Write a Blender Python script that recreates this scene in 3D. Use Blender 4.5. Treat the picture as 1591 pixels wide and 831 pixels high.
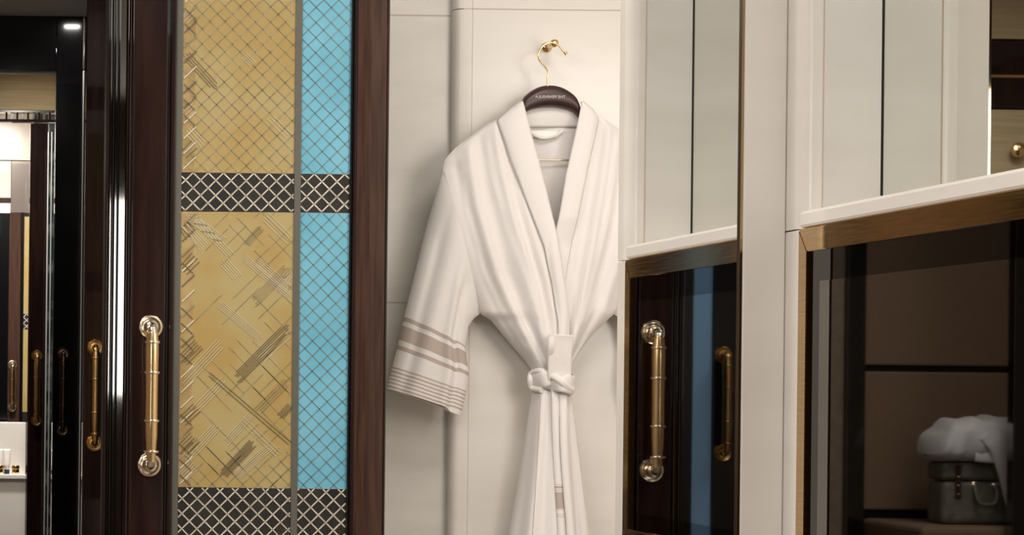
import bpy, bmesh, math, random
from mathutils import Vector, Matrix
random.seed(7)
S = bpy.context.scene
COL = S.collection
for o in list(bpy.data.objects):
    bpy.data.objects.remove(o)

# ------------------------------------------------------------------ camera
F, XV, YV, ROLL, CAMZ = 3800.0, -100.0, 595.0, 0.011, 1.10
cd = bpy.data.cameras.new('camera'); cam = bpy.data.objects.new('camera', cd); COL.objects.link(cam)
cd.sensor_fit = 'HORIZONTAL'; cd.sensor_width = 36.0; cd.lens = 36.0 * F / 1591.0
cd.shift_x = (795.5 - XV) / 1591.0; cd.shift_y = (YV - 415.5) / 1591.0
cd.clip_start = 0.05; cd.clip_end = 100
cam.matrix_world = (Matrix.Translation((0, 0, CAMZ)) @ Matrix.Rotation(math.pi / 2, 4, 'X') @ Matrix.Rotation(ROLL, 4, 'Z'))
S.camera = cam

# ------------------------------------------------------------------ world, lights, exposure
W = bpy.data.worlds.new('world'); S.world = W; W.use_nodes = True
W.node_tree.nodes['Background'].inputs[0].default_value = (1.0, 0.95, 0.88, 1)
W.node_tree.nodes['Background'].inputs[1].default_value = 0.15
S.view_settings.view_transform = 'Standard'; S.view_settings.look = 'None'
S.view_settings.gamma = 1.0; S.view_settings.use_curve_mapping = False
S.view_settings.exposure = 0.66

def area(name, loc, sx, sy, power, rot=(0, 0, 0), col=(1.0, 0.94, 0.88)):
    l = bpy.data.lights.new(name, 'AREA'); l.shape = 'RECTANGLE'; l.size = sx; l.size_y = sy
    l.energy = power; l.color = col
    o = bpy.data.objects.new(name, l); COL.objects.link(o); o.location = loc; o.rotation_euler = rot
    return o
area('ceiling_panel_lamp', (-0.26, 1.6, 2.62), 0.9, 1.6, 34)
area('ceiling_panel_lamp', (-0.45, 4.2, 2.62), 1.1, 1.4, 39)
area('ceiling_panel_lamp', (-1.3, 7.3, 2.62), 0.9, 0.9, 22)
area('nook_sconce', (2.12, 3.97, 1.75), 0.60, 1.10, 9.8, (math.radians(82), 0, math.radians(14)))
area('nook_fill_lamp', (1.5, 4.7, 2.62), 0.6, 0.6, 10)  # unseen lamp added as fill for the wall left of the robe
area('passage_ceiling_lamp', (0.42, 7.3, 2.63), 0.10, 0.10, 4)
area('passage_ceiling_lamp', (0.57, 10.08, 2.64), 0.06, 0.03, 1.2)
area('passage_ceiling_lamp', (0.42, 11.2, 2.63), 0.10, 0.10, 12)
area('passage_ceiling_lamp', (0.36, 12.35, 2.60), 0.15, 0.10, 42)

# ------------------------------------------------------------------ helpers
def tag(o, label=None, cat=None, group=None, kind=None):
    if label: o['label'] = label
    if cat: o['category'] = cat
    if group: o['group'] = group
    if kind: o['kind'] = kind
    return o
def empty(name, loc=(0, 0, 0)):
    o = bpy.data.objects.new(name, None); COL.objects.link(o); o.location = loc
    o.empty_display_size = 0.05
    return o
def link(name, me, mat, parent=None, smooth=False, loc=None):
    o = bpy.data.objects.new(name, me); COL.objects.link(o)
    if mat is not None and not me.materials: me.materials.append(mat)
    if smooth:
        for p in me.polygons: p.use_smooth = True
    if parent is not None:
        o.parent = parent
        pw = parent.location.copy()
        if parent.parent is not None: pw += parent.parent.location
        o.location = (Vector(loc) if loc is not None else Vector((0, 0, 0))) - pw
    elif loc is not None: o.location = loc
    return o
def from_py(name, v, f):
    me = bpy.data.meshes.new(name); me.from_pydata([tuple(a) for a in v], [], f); me.update(); return me
def bm_mesh(name, bm):
    bmesh.ops.recalc_face_normals(bm, faces=bm.faces)
    me = bpy.data.meshes.new(name); bm.to_mesh(me); bm.free(); return me
def bm_box(bm, x0, x1, y0, y1, z0, z1, bev=0.0, seg=2):
    r = bmesh.ops.create_cube(bm, size=1.0)
    for v in r['verts']:
        v.co = Vector(((x0 + x1) / 2 + v.co.x * (x1 - x0), (y0 + y1) / 2 + v.co.y * (y1 - y0), (z0 + z1) / 2 + v.co.z * (z1 - z0)))
    if bev > 0:
        es = list({e for v in r['verts'] for e in v.link_edges})
        bmesh.ops.bevel(bm, geom=es, offset=bev, segments=seg, profile=0.5, affect='EDGES')
def box(name, x0, x1, y0, y1, z0, z1, mat, parent=None, bev=0.0, seg=2):
    """box mesh whose origin is its bottom centre"""
    c = Vector(((x0 + x1) / 2, (y0 + y1) / 2, z0))
    bm = bmesh.new(); bm_box(bm, x0 - c.x, x1 - c.x, y0 - c.y, y1 - c.y, 0, z1 - z0, bev, seg)
    return link(name, bm_mesh(name, bm), mat, parent, smooth=False, loc=c)
def prism(name, poly, z0, z1, mat, parent=None, smooth=False):
    """vertical extrusion of an xy polygon"""
    n = len(poly)
    v = [(x, y, z0) for x, y in poly] + [(x, y, z1) for x, y in poly]
    f = [tuple(range(n))[::-1], tuple(range(n, 2 * n))] + [(i, (i + 1) % n, n + (i + 1) % n, n + i) for i in range(n)]
    me = from_py(name, v, f)
    bm = bmesh.new(); bm.from_mesh(me); bmesh.ops.recalc_face_normals(bm, faces=bm.faces); bm.to_mesh(me); bm.free()
    o = link(name, me, mat, parent)
    if smooth:
        for p in me.polygons: p.use_smooth = True
        me.set_sharp_from_angle(angle=math.radians(40))
    if parent is None: o.location = (0, 0, 0)
    return o
def lathe(name, prof, mat, parent, axis='Z', loc=(0, 0, 0), seg=24):
    """prof: (radius, height); axis Z up or Y (height runs towards the viewer, -Y)"""
    v, f = [], []
    for r, h in prof:
        for k in range(seg):
            a = 2 * math.pi * k / seg
            if axis == 'Z': v.append((r * math.cos(a), r * math.sin(a), h))
            else: v.append((r * math.cos(a), -h, r * math.sin(a)))
    for i in range(len(prof) - 1):
        for k in range(seg):
            f.append((i * seg + k, i * seg + (k + 1) % seg, (i + 1) * seg + (k + 1) % seg, (i + 1) * seg + k))
    f.append(tuple(range(seg))[::-1]); f.append(tuple(range((len(prof) - 1) * seg, len(prof) * seg)))
    me = from_py(name, v, f)
    bm = bmesh.new(); bm.from_mesh(me); bmesh.ops.recalc_face_normals(bm, faces=bm.faces); bm.to_mesh(me); bm.free()
    for p in me.polygons: p.use_smooth = True
    me.set_sharp_from_angle(angle=math.radians(50))
    return link(name, me, mat, parent, loc=loc)
def catmull(pts, n):
    out = []
    P = [Vector(p) for p in pts]
    P = [P[0] * 2 - P[1]] + P + [P[-1] * 2 - P[-2]]
    for i in range(1, len(P) - 2):
        for k in range(n):
            t = k / n
            out.append(0.5 * ((2 * P[i]) + (P[i + 1] - P[i - 1]) * t + (2 * P[i - 1] - 5 * P[i] + 4 * P[i + 1] - P[i + 2]) * t * t + (3 * P[i] - P[i - 1] - 3 * P[i + 1] + P[i + 2]) * t ** 3))
    out.append(P[-2]); return out
def sweep(name, pts, ra, rb, mat, parent, n=6, seg=12, up=(0, -1, 0), loc=None, power=1.0, taper=None):
    """elliptic section swept along a path: ra across (in the plane), rb along 'up'"""
    C = catmull(pts, n); up = Vector(up); v, f = [], []
    for i, c in enumerate(C):
        t = (C[min(i + 1, len(C) - 1)] - C[max(i - 1, 0)]).normalized()
        side = t.cross(up)
        if side.length < 1e-4: side = Vector((1, 0, 0))
        side.normalize(); u2 = side.cross(t).normalized()
        q = 1.0 if taper is None else taper(i / (len(C) - 1))
        for k in range(seg):
            a = 2 * math.pi * k / seg
            ca, sa = math.cos(a), math.sin(a)
            ca = math.copysign(abs(ca) ** power, ca); sa = math.copysign(abs(sa) ** power, sa)
            v.append(c + side * (ra * q * ca) + u2 * (rb * q * sa))
    m = len(C)
    for i in range(m - 1):
        for k in range(seg):
            f.append((i * seg + k, i * seg + (k + 1) % seg, (i + 1) * seg + (k + 1) % seg, (i + 1) * seg + k))
    f.append(tuple(range(seg))[::-1]); f.append(tuple(range((m - 1) * seg, m * seg)))
    me = from_py(name, v, f)
    bm = bmesh.new(); bm.from_mesh(me); bmesh.ops.recalc_face_normals(bm, faces=bm.faces); bm.to_mesh(me); bm.free()
    for p in me.polygons: p.use_smooth = True
    me.set_sharp_from_angle(angle=math.radians(60))
    return link(name, me, mat, parent, loc=loc)
def PX(px, py, s):
    """place in the photograph -> x, z on a plane of scale s pixels per metre"""
    dx, dy = px - XV, py - YV
    c, q = math.cos(ROLL), math.sin(ROLL)
    return (dx * c + dy * q) / s, CAMZ - (-dx * q + dy * c) / s
def lerp_tab(tab, y):
    if y <= tab[0][0]: return tab[0][1]
    for (a, va), (b, vb) in zip(tab, tab[1:]):
        if y <= b: return va + (vb - va) * (y - a) / (b - a)
    return tab[-1][1]

# ------------------------------------------------------------------ materials
def nodes(name):
    m = bpy.data.materials.new(name); m.use_nodes = True
    return m, m.node_tree, m.node_tree.nodes['Principled BSDF']
def plain(name, col, rough=0.5, metal=0.0, coat=0.0, spec=0.5):
    m, t, b = nodes(name)
    b.inputs['Base Color'].default_value = (*col, 1); b.inputs['Roughness'].default_value = rough
    b.inputs['Metallic'].default_value = metal; b.inputs['Coat Weight'].default_value = coat
    b.inputs['Coat Roughness'].default_value = 0.03; b.inputs['Specular IOR Level'].default_value = spec
    return m
def noisy(name, c1, c2, scale=(1, 1, 1), nscale=4.0, rough=0.4, metal=0.0, coat=0.0, bump=0.0, bscale=200.0, detail=5.0, lo=0.35, hi=0.65, rvar=0.0):
    m, t, b = nodes(name)
    tc = t.nodes.new('ShaderNodeTexCoord'); mp = t.nodes.new('ShaderNodeMapping'); mp.inputs['Scale'].default_value = scale
    geo = t.nodes.new('ShaderNodeNewGeometry')
    t.links.new(geo.outputs['Position'], mp.inputs['Vector'])
    n = t.nodes.new('ShaderNodeTexNoise'); n.inputs['Scale'].default_value = nscale; n.inputs['Detail'].default_value = detail
    t.links.new(mp.outputs['Vector'], n.inputs['Vector'])
    r = t.nodes.new('ShaderNodeValToRGB'); r.color_ramp.elements[0].position = lo; r.color_ramp.elements[1].position = hi
    r.color_ramp.elements[0].color = (*c1, 1); r.color_ramp.elements[1].color = (*c2, 1)
    t.links.new(n.outputs['Fac'], r.inputs['Fac']); t.links.new(r.outputs['Color'], b.inputs['Base Color'])
    b.inputs['Roughness'].default_value = rough; b.inputs['Metallic'].default_value = metal
    b.inputs['Coat Weight'].default_value = coat; b.inputs['Coat Roughness'].default_value = 0.03
    if rvar:
        mr = t.nodes.new('ShaderNodeMapRange'); mr.inputs['To Min'].default_value = rough - rvar; mr.inputs['To Max'].default_value = rough + rvar
        t.links.new(n.outputs['Fac'], mr.inputs['Value']); t.links.new(mr.outputs['Result'], b.inputs['Roughness'])
    if bump:
        n2 = t.nodes.new('ShaderNodeTexNoise'); n2.inputs['Scale'].default_value = bscale; n2.inputs['Detail'].default_value = 2
        t.links.new(geo.outputs['Position'], n2.inputs['Vector'])
        bp = t.nodes.new('ShaderNodeBump'); bp.inputs['Strength'].default_value = bump; bp.inputs['Distance'].default_value = 0.002
        t.links.new(n2.outputs['Fac'], bp.inputs['Height']); t.links.new(bp.outputs['Normal'], b.inputs['Normal'])
    return m
M = {}
M['marble'] = noisy('ivory_marble', (0.72, 0.675, 0.61), (0.78, 0.74, 0.685), (0.7, 0.7, 5.0), 2.2, 0.22, lo=0.3, hi=0.7)
M['marble_grey'] = noisy('ivory_marble_cool', (0.66, 0.63, 0.575), (0.74, 0.715, 0.665), (1.0, 1.0, 4.0), 3.0, 0.2, lo=0.3, hi=0.7)
M['grout'] = plain('rosy_joint', (0.42, 0.31, 0.25), 0.8)
M['floor'] = noisy('dark_stone_floor', (0.10, 0.075, 0.055), (0.16, 0.12, 0.09), (1, 1, 1), 3.0, 0.25)
M['ceiling'] = plain('warm_grey_ceiling', (0.78, 0.77, 0.76), 0.7)
M['taupe_wall'] = noisy('taupe_wall_covering', (0.22, 0.17, 0.12), (0.27, 0.21, 0.15), (1, 1, 1), 30, 0.8)
M['transom'] = noisy('olive_tan_panel', (0.44, 0.34, 0.18), (0.52, 0.41, 0.23), (0.5, 0.5, 14), 6, 0.7)
M['brown_wall'] = noisy('dark_brown_wall_covering', (0.075, 0.045, 0.035), (0.10, 0.062, 0.048), (1, 1, 1), 8, 0.6)
M['satin'] = plain('satin_silver', (0.80, 0.80, 0.78), 0.5, 0.6)
M['dark_gold'] = plain('dark_polished_gold', (0.42, 0.31, 0.18), 0.03, 1.0)
M['pale_joint'] = plain('pale_joint', (0.58, 0.47, 0.38), 0.8)
M['tan_wall'] = noisy('tan_wall_covering', (0.42, 0.33, 0.19), (0.50, 0.40, 0.24), (0.5, 0.5, 14), 6, 0.7)
M['lacquer'] = noisy('plum_brown_lacquer', (0.009, 0.0030, 0.0024), (0.021, 0.0080, 0.0060), (14, 14, 1.0), 3.0, 0.5, coat=1.0, bump=0.03, bscale=14)
M['lacquer'].node_tree.nodes['Principled BSDF'].inputs['Specular IOR Level'].default_value = 0.05
M['lacquer_right'] = noisy('brown_lacquer', (0.035, 0.015, 0.010), (0.060, 0.029, 0.019), (40, 40, 2.0), 3.0, 0.5, coat=0.4, bump=0.03, bscale=14)
M['lacquer_right'].node_tree.nodes['Principled BSDF'].inputs['Specular IOR Level'].default_value = 0.1
M['black'] = plain('black_lacquer', (0.003, 0.003, 0.0035), 0.12, coat=1.0)
M['black_matte'] = plain('black_matte', (0.004, 0.004, 0.004), 0.6)
M['brass'] = plain('polished_pale_gold', (0.90, 0.64, 0.33), 0.17, 1.0)
M['nickel'] = plain('bright_nickel_gold', (0.92, 0.82, 0.66), 0.13, 1.0)
M['antique'] = plain('antique_brass', (0.52, 0.32, 0.12), 0.25, 1.0)
M['bronze'] = plain('dark_bronze', (0.14, 0.085, 0.055), 0.28, 1.0)
M['frame_gold'] = noisy('brushed_gold', (0.56, 0.36, 0.15), (0.68, 0.46, 0.22), (2, 2, 60), 8, 0.09, 1.0, rvar=0.04)
M['strip_metal'] = plain('dark_polished_strip', (0.20, 0.18, 0.15), 0.04, 1.0)
M['chrome'] = plain('polished_chrome', (0.85, 0.86, 0.85), 0.08, 1.0)
M['mirror'] = plain('mirror_silver', (0.86, 0.87, 0.83), 0.01, 1.0)
M['screen'] = plain('dark_mirror_screen', (0.20, 0.19, 0.18), 0.015, 1.0)
M['bezel'] = plain('black_glass_bezel', (0.03, 0.028, 0.027), 0.015, 1.0)
M['grey_strip'] = plain('smoky_grey_metal', (0.13, 0.125, 0.105), 0.35, 0.3)
M['gold_glass'] = noisy('gilded_glass', (0.37, 0.255, 0.08), (0.39, 0.31, 0.135), (1.0, 1.0, 0.8), 9.0, 0.35, coat=0.25, detail=6, lo=0.36, hi=0.62)
M['gold_dark'] = noisy('dark_gilding', (0.30, 0.20, 0.07), (0.40, 0.29, 0.12), (1, 1, 1), 25.0, 0.4, coat=0.2)
M['blue_glass'] = noisy('sky_blue_glass', (0.11, 0.365, 0.48), (0.155, 0.43, 0.55), (1, 1, 0.6), 9.0, 0.4, coat=0.2)
M['black_glass'] = noisy('black_gilded_glass', (0.010, 0.009, 0.008), (0.022, 0.018, 0.014), (1, 1, 1), 25, 0.3, coat=0.4)
M['line_gold'] = noisy('etched_line_olive', (0.20, 0.165, 0.08), (0.36, 0.30, 0.17), (1, 1, 1), 30, 0.4, 0.0)
M['line_dark'] = plain('etched_line_umber', (0.14, 0.10, 0.045), 0.5)
M['line_pale'] = plain('etched_line_pale', (0.62, 0.55, 0.38), 0.35)
M['line_silver'] = noisy('etched_line_silver', (0.50, 0.46, 0.37), (0.72, 0.67, 0.56), (1, 1, 1), 40, 0.35, 0.2)
M['line_blue'] = noisy('etched_line_grey', (0.085, 0.17, 0.20), (0.20, 0.25, 0.25), (1, 1, 1), 25, 0.45)
M['hanger_wood'] = noisy('dark_plum_wood', (0.030, 0.010, 0.009), (0.050, 0.018, 0.014), (3, 3, 30), 10, 0.38)
M['print'] = plain('pale_print', (0.62, 0.55, 0.50), 0.6)
M['white_ceramic'] = plain('white_ceramic', (0.80, 0.77, 0.72), 0.3)
M['navy'] = plain('navy_plastic', (0.02, 0.03, 0.08), 0.4)
M['towel'] = noisy('white_towel', (0.74, 0.74, 0.76), (0.82, 0.82, 0.84), (1, 1, 1), 20, 0.95, bump=0.5, bscale=260)
M['case'] = noisy('olive_grey_leather', (0.13, 0.125, 0.10), (0.20, 0.19, 0.155), (1, 1, 1), 30, 0.5)
M['upholstery'] = noisy('brown_upholstery', (0.21, 0.135, 0.085), (0.27, 0.185, 0.12), (60, 60, 60), 6, 0.9, bump=0.3, bscale=500)
M['green_marble'] = noisy('dark_green_marble', (0.02, 0.035, 0.03), (0.22, 0.24, 0.20), (1, 1, 1), 12, 0.2, detail=8, lo=0.5, hi=0.72)

def cloth(name):
    m, t, b = nodes(name)
    at = t.nodes.new('ShaderNodeAttribute'); at.attribute_name = 'stripe'
    r = t.nodes.new('ShaderNodeValToRGB'); r.color_ramp.interpolation = 'CONSTANT'
    white, brown = (0.92, 0.88, 0.845, 1), (0.58, 0.485, 0.43, 1)
    el = r.color_ramp.elements
    seq = [(0.0, white)]
    for k in range(6):                                   # fine hem lines
        a = 2.0 + 5.7 * k
        seq += [(a / 130.0, brown), ((a + 2.7) / 130.0, white)]
    seq += [(60 / 130.0, brown), (67 / 130.0, white), (75 / 130.0, brown), (97 / 130.0, white), (104.5 / 130.0, brown), (111 / 130.0, white)]
    el[0].position, el[0].color = seq[0]
    el[1].position, el[1].color = seq[1]
    for p, c in seq[2:]:
        e = el.new(p); e.color = c
    t.links.new(at.outputs['Fac'], r.inputs['Fac']); t.links.new(r.outputs['Color'], b.inputs['Base Color'])
    b.inputs['Roughness'].default_value = 0.95; b.inputs['Specular IOR Level'].default_value = 0.15
    tl = t.nodes.new('ShaderNodeBsdfTranslucent'); mx = t.nodes.new('ShaderNodeMixShader'); mx.inputs[0].default_value = 0.18
    t.links.new(r.outputs['Color'], tl.inputs['Color']); t.links.new(b.outputs[0], mx.inputs[1]); t.links.new(tl.outputs[0], mx.inputs[2])
    t.links.new(mx.outputs[0], t.nodes['Material Output'].inputs['Surface'])
    geo = t.nodes.new('ShaderNodeNewGeometry')
    n2 = t.nodes.new('ShaderNodeTexNoise'); n2.inputs['Scale'].default_value = 330; n2.inputs['Detail'].default_value = 2
    t.links.new(geo.outputs['Position'], n2.inputs['Vector'])
    bp = t.nodes.new('ShaderNodeBump'); bp.inputs['Strength'].default_value = 0.25; bp.inputs['Distance'].default_value = 0.002
    t.links.new(n2.outputs['Fac'], bp.inputs['Height']); t.links.new(bp.outputs['Normal'], b.inputs['Normal'])
    return m
M['robe'] = cloth('white_cotton_with_woven_stripes')

# ------------------------------------------------------------------ room shell
A = 1.08                                     # plane of the vanity wall
CH = 2.65
tag(box('floor', -2.7, 2.75, -1.4, 14.4, -0.1, 0.0, M['floor']), kind='structure')
tag(box('ceiling', -2.7, 2.75, -1.4, 14.4, CH, CH + 0.1, M['ceiling']), kind='structure')
tag(box('wall_left', -2.7, -2.6, -1.4, 9.0, 0.0, CH, M['taupe_wall']), kind='structure')
tag(box('wall_back', -2.6, 2.6, -1.4, -1.3, 0.0, CH, M['brown_wall']), kind='structure')
tag(box('wall_nook', 2.62, 2.72, 3.88, 6.4, 0.0, CH, M['marble']), kind='structure')
tag(box('wall_nook_front', 1.32, 2.62, 3.80, 3.88, 0.0, CH, M['marble']), kind='structure')
tag(box('wall_passage_right', 0.78, 0.86, 6.35, 14.3, 0.0, CH, M['black']), kind='structure')
tag(box('wall_passage_left', 0.10, 0.18, 8.2, 14.3, 0.0, CH, M['taupe_wall']), kind='structure')
tag(box('wall_passage_end', 0.10, 0.86, 14.3, 14.4, 0.0, CH, M['marble']), kind='structure')

# unseen window added behind the viewer; its glow makes the jamb and fin streaks
w1 = empty('added_window', (-2.18, -1.29, 1.05)); tag(w1, kind='structure')
glow = bpy.data.materials.new('glowing_pane'); glow.use_nodes = True
gt = glow.node_tree; gt.nodes.clear(); ge = gt.nodes.new('ShaderNodeEmission'); go_ = gt.nodes.new('ShaderNodeOutputMaterial')
ge.inputs[0].default_value = (0.92, 0.96, 1.0, 1); ge.inputs[1].default_value = 7.0; gt.links.new(ge.outputs[0], go_.inputs[0])
for k in range(2):
    box('pane', -2.54 + 0.39 * k, -2.21 + 0.39 * k, -1.295, -1.285, 1.05, 2.10, glow, w1)
for a in (-2.60, -2.21, -1.82):
    box('window_frame', a + 0.001, a + 0.059, -1.298, -1.26, 0.99, 2.16, M['lacquer'], w1, 0.004)
box('window_frame', -2.54, -1.82, -1.298, -1.26, 0.99, 1.05, M['lacquer'], w1, 0.004)
box('window_frame', -2.54, -1.82, -1.298, -1.26, 2.10, 2.16, M['lacquer'], w1, 0.004)

# ------------------------------------------------------------------ far wall of marble slabs behind the robe
YW = 6.13; SW = F / YW
wf = empty('wall_far', (1.3, YW, 0)); tag(wf, kind='structure')
box('backing', 0.70, 2.62, YW + 0.075, YW + 0.17, 0, CH, M['pale_joint'], wf)
xs, _ = PX(701, 595, SW)
def zz(py, px=655): return PX(px, py, SW)[1]
cuts = [0.0, zz(915), zz(470), zz(20), CH]
for i in range(4):
    box('marble_slab', 0.70, xs + 0.02, YW + 0.045, YW + 0.075, cuts[i] + (0.0012 if i else 0), cuts[i + 1] - (0.0012 if i < 3 else 0), M['marble_grey'], wf, 0.001, 1)
for q in cuts[1:4]: box('joint', 0.70, xs + 0.02, YW + 0.0456, YW + 0.07, q - 0.0011, q + 0.0011, M['pale_joint'], wf)
zr = zz(15, 830)
box('joint', xs + 0.0431, xs + 0.0439, YW + 0.0006, YW + 0.07, 0, CH, M['pale_joint'], wf)
box('joint', xs + 0.022, 2.62, YW + 0.0006, YW + 0.07, zr - 0.0009, zr + 0.0009, M['pale_joint'], wf)
def slab_round(z0, z1):
    r = 0.022; n = 8
    arc = [(xs + r - r * math.cos(math.pi / 2 * k / n), YW + r - r * math.sin(math.pi / 2 * k / n)) for k in range(n + 1)]
    xe = xs + 0.044
    prism('edge_slab', arc + [(xe - 0.001, YW), (xe - 0.001, YW + 0.075), (xs, YW + 0.075)], z0, z1, M['marble'], wf, True)
    box('marble_slab', xe, 2.62, YW, YW + 0.075, z0, z1, M['marble'], wf, 0.0008, 1)
slab_round(0.0, zr - 0.001); slab_round(zr + 0.001, CH)

# ------------------------------------------------------------------ vanity wall on the right
wr = empty('wall_right', (A, 2.0, 0)); tag(wr, kind='structure')
ZS0, ZS1 = CAMZ + 0.2045, CAMZ + 0.2264       # shelf
ZF0 = CAMZ - 0.244                            # frame bottom
ZFI1, ZFI0 = CAMZ + 0.1753, CAMZ - 0.215      # frame inner
MX = 1.181                                    # mirror plane
box('core', 1.20, 1.32, -1.3, 3.88, 0, CH, M['black_matte'], wr)
def bull_post(y0, y1, z0, z1):
    """marble edge with a rounded corner facing the viewer, plus the flat return slab"""
    r = 0.024; n = 8
    arc = [(A + r - r * math.cos(math.pi / 2 * k / n), y0 + r - r * math.sin(math.pi / 2 * k / n)) for k in range(n + 1)]
    prism('edge_slab', arc + [(A + 0.026, y0), (A + 0.026, y1), (A, y1)], z0, z1, M['marble'], wr, True)
    box('joint', A + 0.0255, A + 0.0285, y0 + 0.0008, y1, z0, z1, M['pale_joint'], wr)
    box('return_slab', A + 0.028, MX - 0.0013, y0, y1, z0, z1, M['marble_grey'], wr, 0.0006, 1)
    box('edge_trim', MX - 0.0012, MX + 0.006, y0 - 0.0005, y0 + 0.012, z0, z1, M['black_matte'], wr)
units = [(2.385, 3.06), (3.155, 3.83)]
posts = [(3.83, 3.88), (3.06, 3.155)]
for y0, y1 in posts:
    box('marble_slab', A, 1.20, y0, y1, 0, ZS0 - 0.0008, M['marble'], wr, 0.001, 1)
    bull_post(y0, y1, ZS0 + 0.0008, CH)
box('marble_slab', A, 1.20, -1.3, 2.385, 0, CH, M['marble'], wr, 0.001, 1)
for y0, y1 in units:
    box('marble_slab', A, 1.20, y0, y1, 0, ZF0 - 0.001, M['marble'], wr, 0.001, 1)
# fin that stands out between the units
fin = box('marble_fin', 1.0255, A - 0.0005, 3.112, 3.128, 0, CH, M['marble'], None, 0.002)
tag(fin, 'tall ivory marble fin standing out between the two television niches', 'pilaster')
tr = prism('metal_edge', [(1.0222, 3.11433), (1.0254, 3.1140), (1.0254, 3.1152), (1.0222, 3.1152)], 0, CH, M['dark_gold'], fin); box('edge_dark_side', 1.0224, 1.0253, 3.1154, 3.127, 0, CH, M['bronze'], fin); tag(tr, 'slim metal edge strip')  # dark bronze side puts the gold strip's dark reflection into its colour

def unit(y0, y1, which):
    sh = box('marble_shelf', A - 0.002, MX + 0.004, y0 + 0.001, y1 - 0.001, ZS0 + 0.0006, ZS1, M['marble'], None, 0.004)
    tag(sh, ['ivory marble ledge above the nearer television, at the right', 'ivory marble ledge above the farther television, beside the robe'][which], 'shelf', 'marble ledges')
    mi = empty('niche_mirror', (MX, (y0 + y1) / 2, ZS1))
    tag(mi, ['tall mirror in the nearer niche above the marble ledge, brass knob reflected', 'tall mirror in the farther niche above the marble ledge, beside the robe'][which], 'mirror', 'niche mirrors')
    box('mirror_glass', MX, MX + 0.005, y0 + 0.002, y1 - 0.001, ZS1 + 0.0005, CH, M['mirror'], mi)
    box('backing', MX + 0.0052, MX + 0.012, y0 + 0.002, y1 - 0.002, ZS1 + 0.0005, CH, M['black_matte'], mi)
    tv = empty('television', (A, (y0 + y1) / 2, ZF0))
    tag(tv, ['gold-framed black television under the nearer ledge, reflecting a suitcase with a towel', 'gold-framed black television under the farther ledge, reflecting a door handle'][which], 'television', 'built-in televisions')
    b = 0.029
    def bar(poly):                       # mitred bar: polygon in (y, z)
        x0, x1 = A - 0.003, A + 0.02
        v = [(x0, y, z) for y, z in poly] + [(x1, y, z) for y, z in poly]
        f = [(0, 1, 2, 3), (7, 6, 5, 4)] + [(i, 4 + i, 4 + (i + 1) % 4, (i + 1) % 4) for i in range(4)]
        bm = bmesh.new(); vv = [bm.verts.new(c) for c in v]
        for q in f: bm.faces.new([vv[i] for i in q])
        bmesh.ops.bevel(bm, geom=list(bm.edges), offset=0.0012, segments=2, affect='EDGES')
        link('frame_bar', bm_mesh('frame_bar', bm), M['frame_gold'], tv, loc=(0, 0, 0))
    zb, zt = ZF0, ZS0 - 0.0006
    bar([(y0 + .001, zt), (y1 - .001, zt), (y1 - b - .001, zt - b), (y0 + b + .001, zt - b)])
    bar([(y0 + .001, zb), (y1 - .001, zb), (y1 - b - .001, zb + b), (y0 + b + .001, zb + b)])
    bar([(y0 + .001, zb), (y0 + .001, zt), (y0 + b + .001, zt - b), (y0 + b + .001, zb + b)])
    bar([(y1 - .001, zb), (y1 - .001, zt), (y1 - b - .001, zt - b), (y1 - b - .001, zb + b)])
    box('bezel', A + 0.0015, A + 0.012, y0 + b, y1 - b, zb + b, zt - b, M['bezel'], tv)
    sy1 = y1 - b - 0.036; sy0 = y0 + b + 0.010
    box('screen', A + 0.0010, A + 0.0016, sy0, sy1, CAMZ - 0.188, CAMZ + 0.137, M['screen'], tv)
for i, (y0, y1) in enumerate(units): unit(y0, y1, i)

# ------------------------------------------------------------------ pull handle
def make_handle(parent, x, y, z, rod_mat, end_mat, sc=1.0, half=0.16):
    """rod in front of a door face at y, with roses, elbows and collars"""
    k = sc; off = 0.047 * k
    prof = [(0.010, 0.147), (0.0125, 0.146), (0.0150, 0.124), (0.0155, 0.10), (0.0145, 0.054), (0.0140, 0.0), (0.0142, -0.055), (0.0140, -0.09), (0.0115, -0.128), (0.0105, -0.147)]
    prof = [(r * k, h * k * half / 0.16) for r, h in prof][::-1]
    rod = lathe('handle', prof, rod_mat, parent, 'Z', (x, y - off, z), 28)
    for sgn in (1, -1):
        rz = z + sgn * half * k
        lathe('rose', [(0.0285 * k, 0.0), (0.0285 * k, 0.004 * k), (0.0265 * k, 0.0065 * k), (0.0235 * k, 0.0055 * k), (0.0215 * k, 0.009 * k), (0.0175 * k, 0.0085 * k), (0.0160 * k, 0.012 * k), (0.0115 * k, 0.0125 * k), (0.0095 * k, 0.018 * k), (0.0088 * k, 0.030 * k)], end_mat, rod, 'Y', (x, y, rz), 32)
        p = [Vector((x, y - 0.026 * k, rz)), Vector((x, y - 0.038 * k, rz)), Vector((x, y - off, rz - sgn * 0.008 * k)), Vector((x, y - off, rz - sgn * 0.022 * k)), Vector((x, y - off, rz - sgn * 0.036 * k))]
        sweep('elbow', [q for q in p], 0.0098 * k, 0.0098 * k, end_mat, rod, 5, 16, up=(1, 0, 0), loc=(0, 0, 0))
    for h in (0.124, 0.054, -0.057, -0.128):
        hh = h * k * half / 0.16
        lathe('collar', [(0.0145 * k, -0.0032 * k), (0.0175 * k, -0.0026 * k), (0.0182 * k, 0), (0.0175 * k, 0.0026 * k), (0.0145 * k, 0.0032 * k)], end_mat, rod, 'Z', (x, y - off, z + hh), 24)
    return rod

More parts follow.
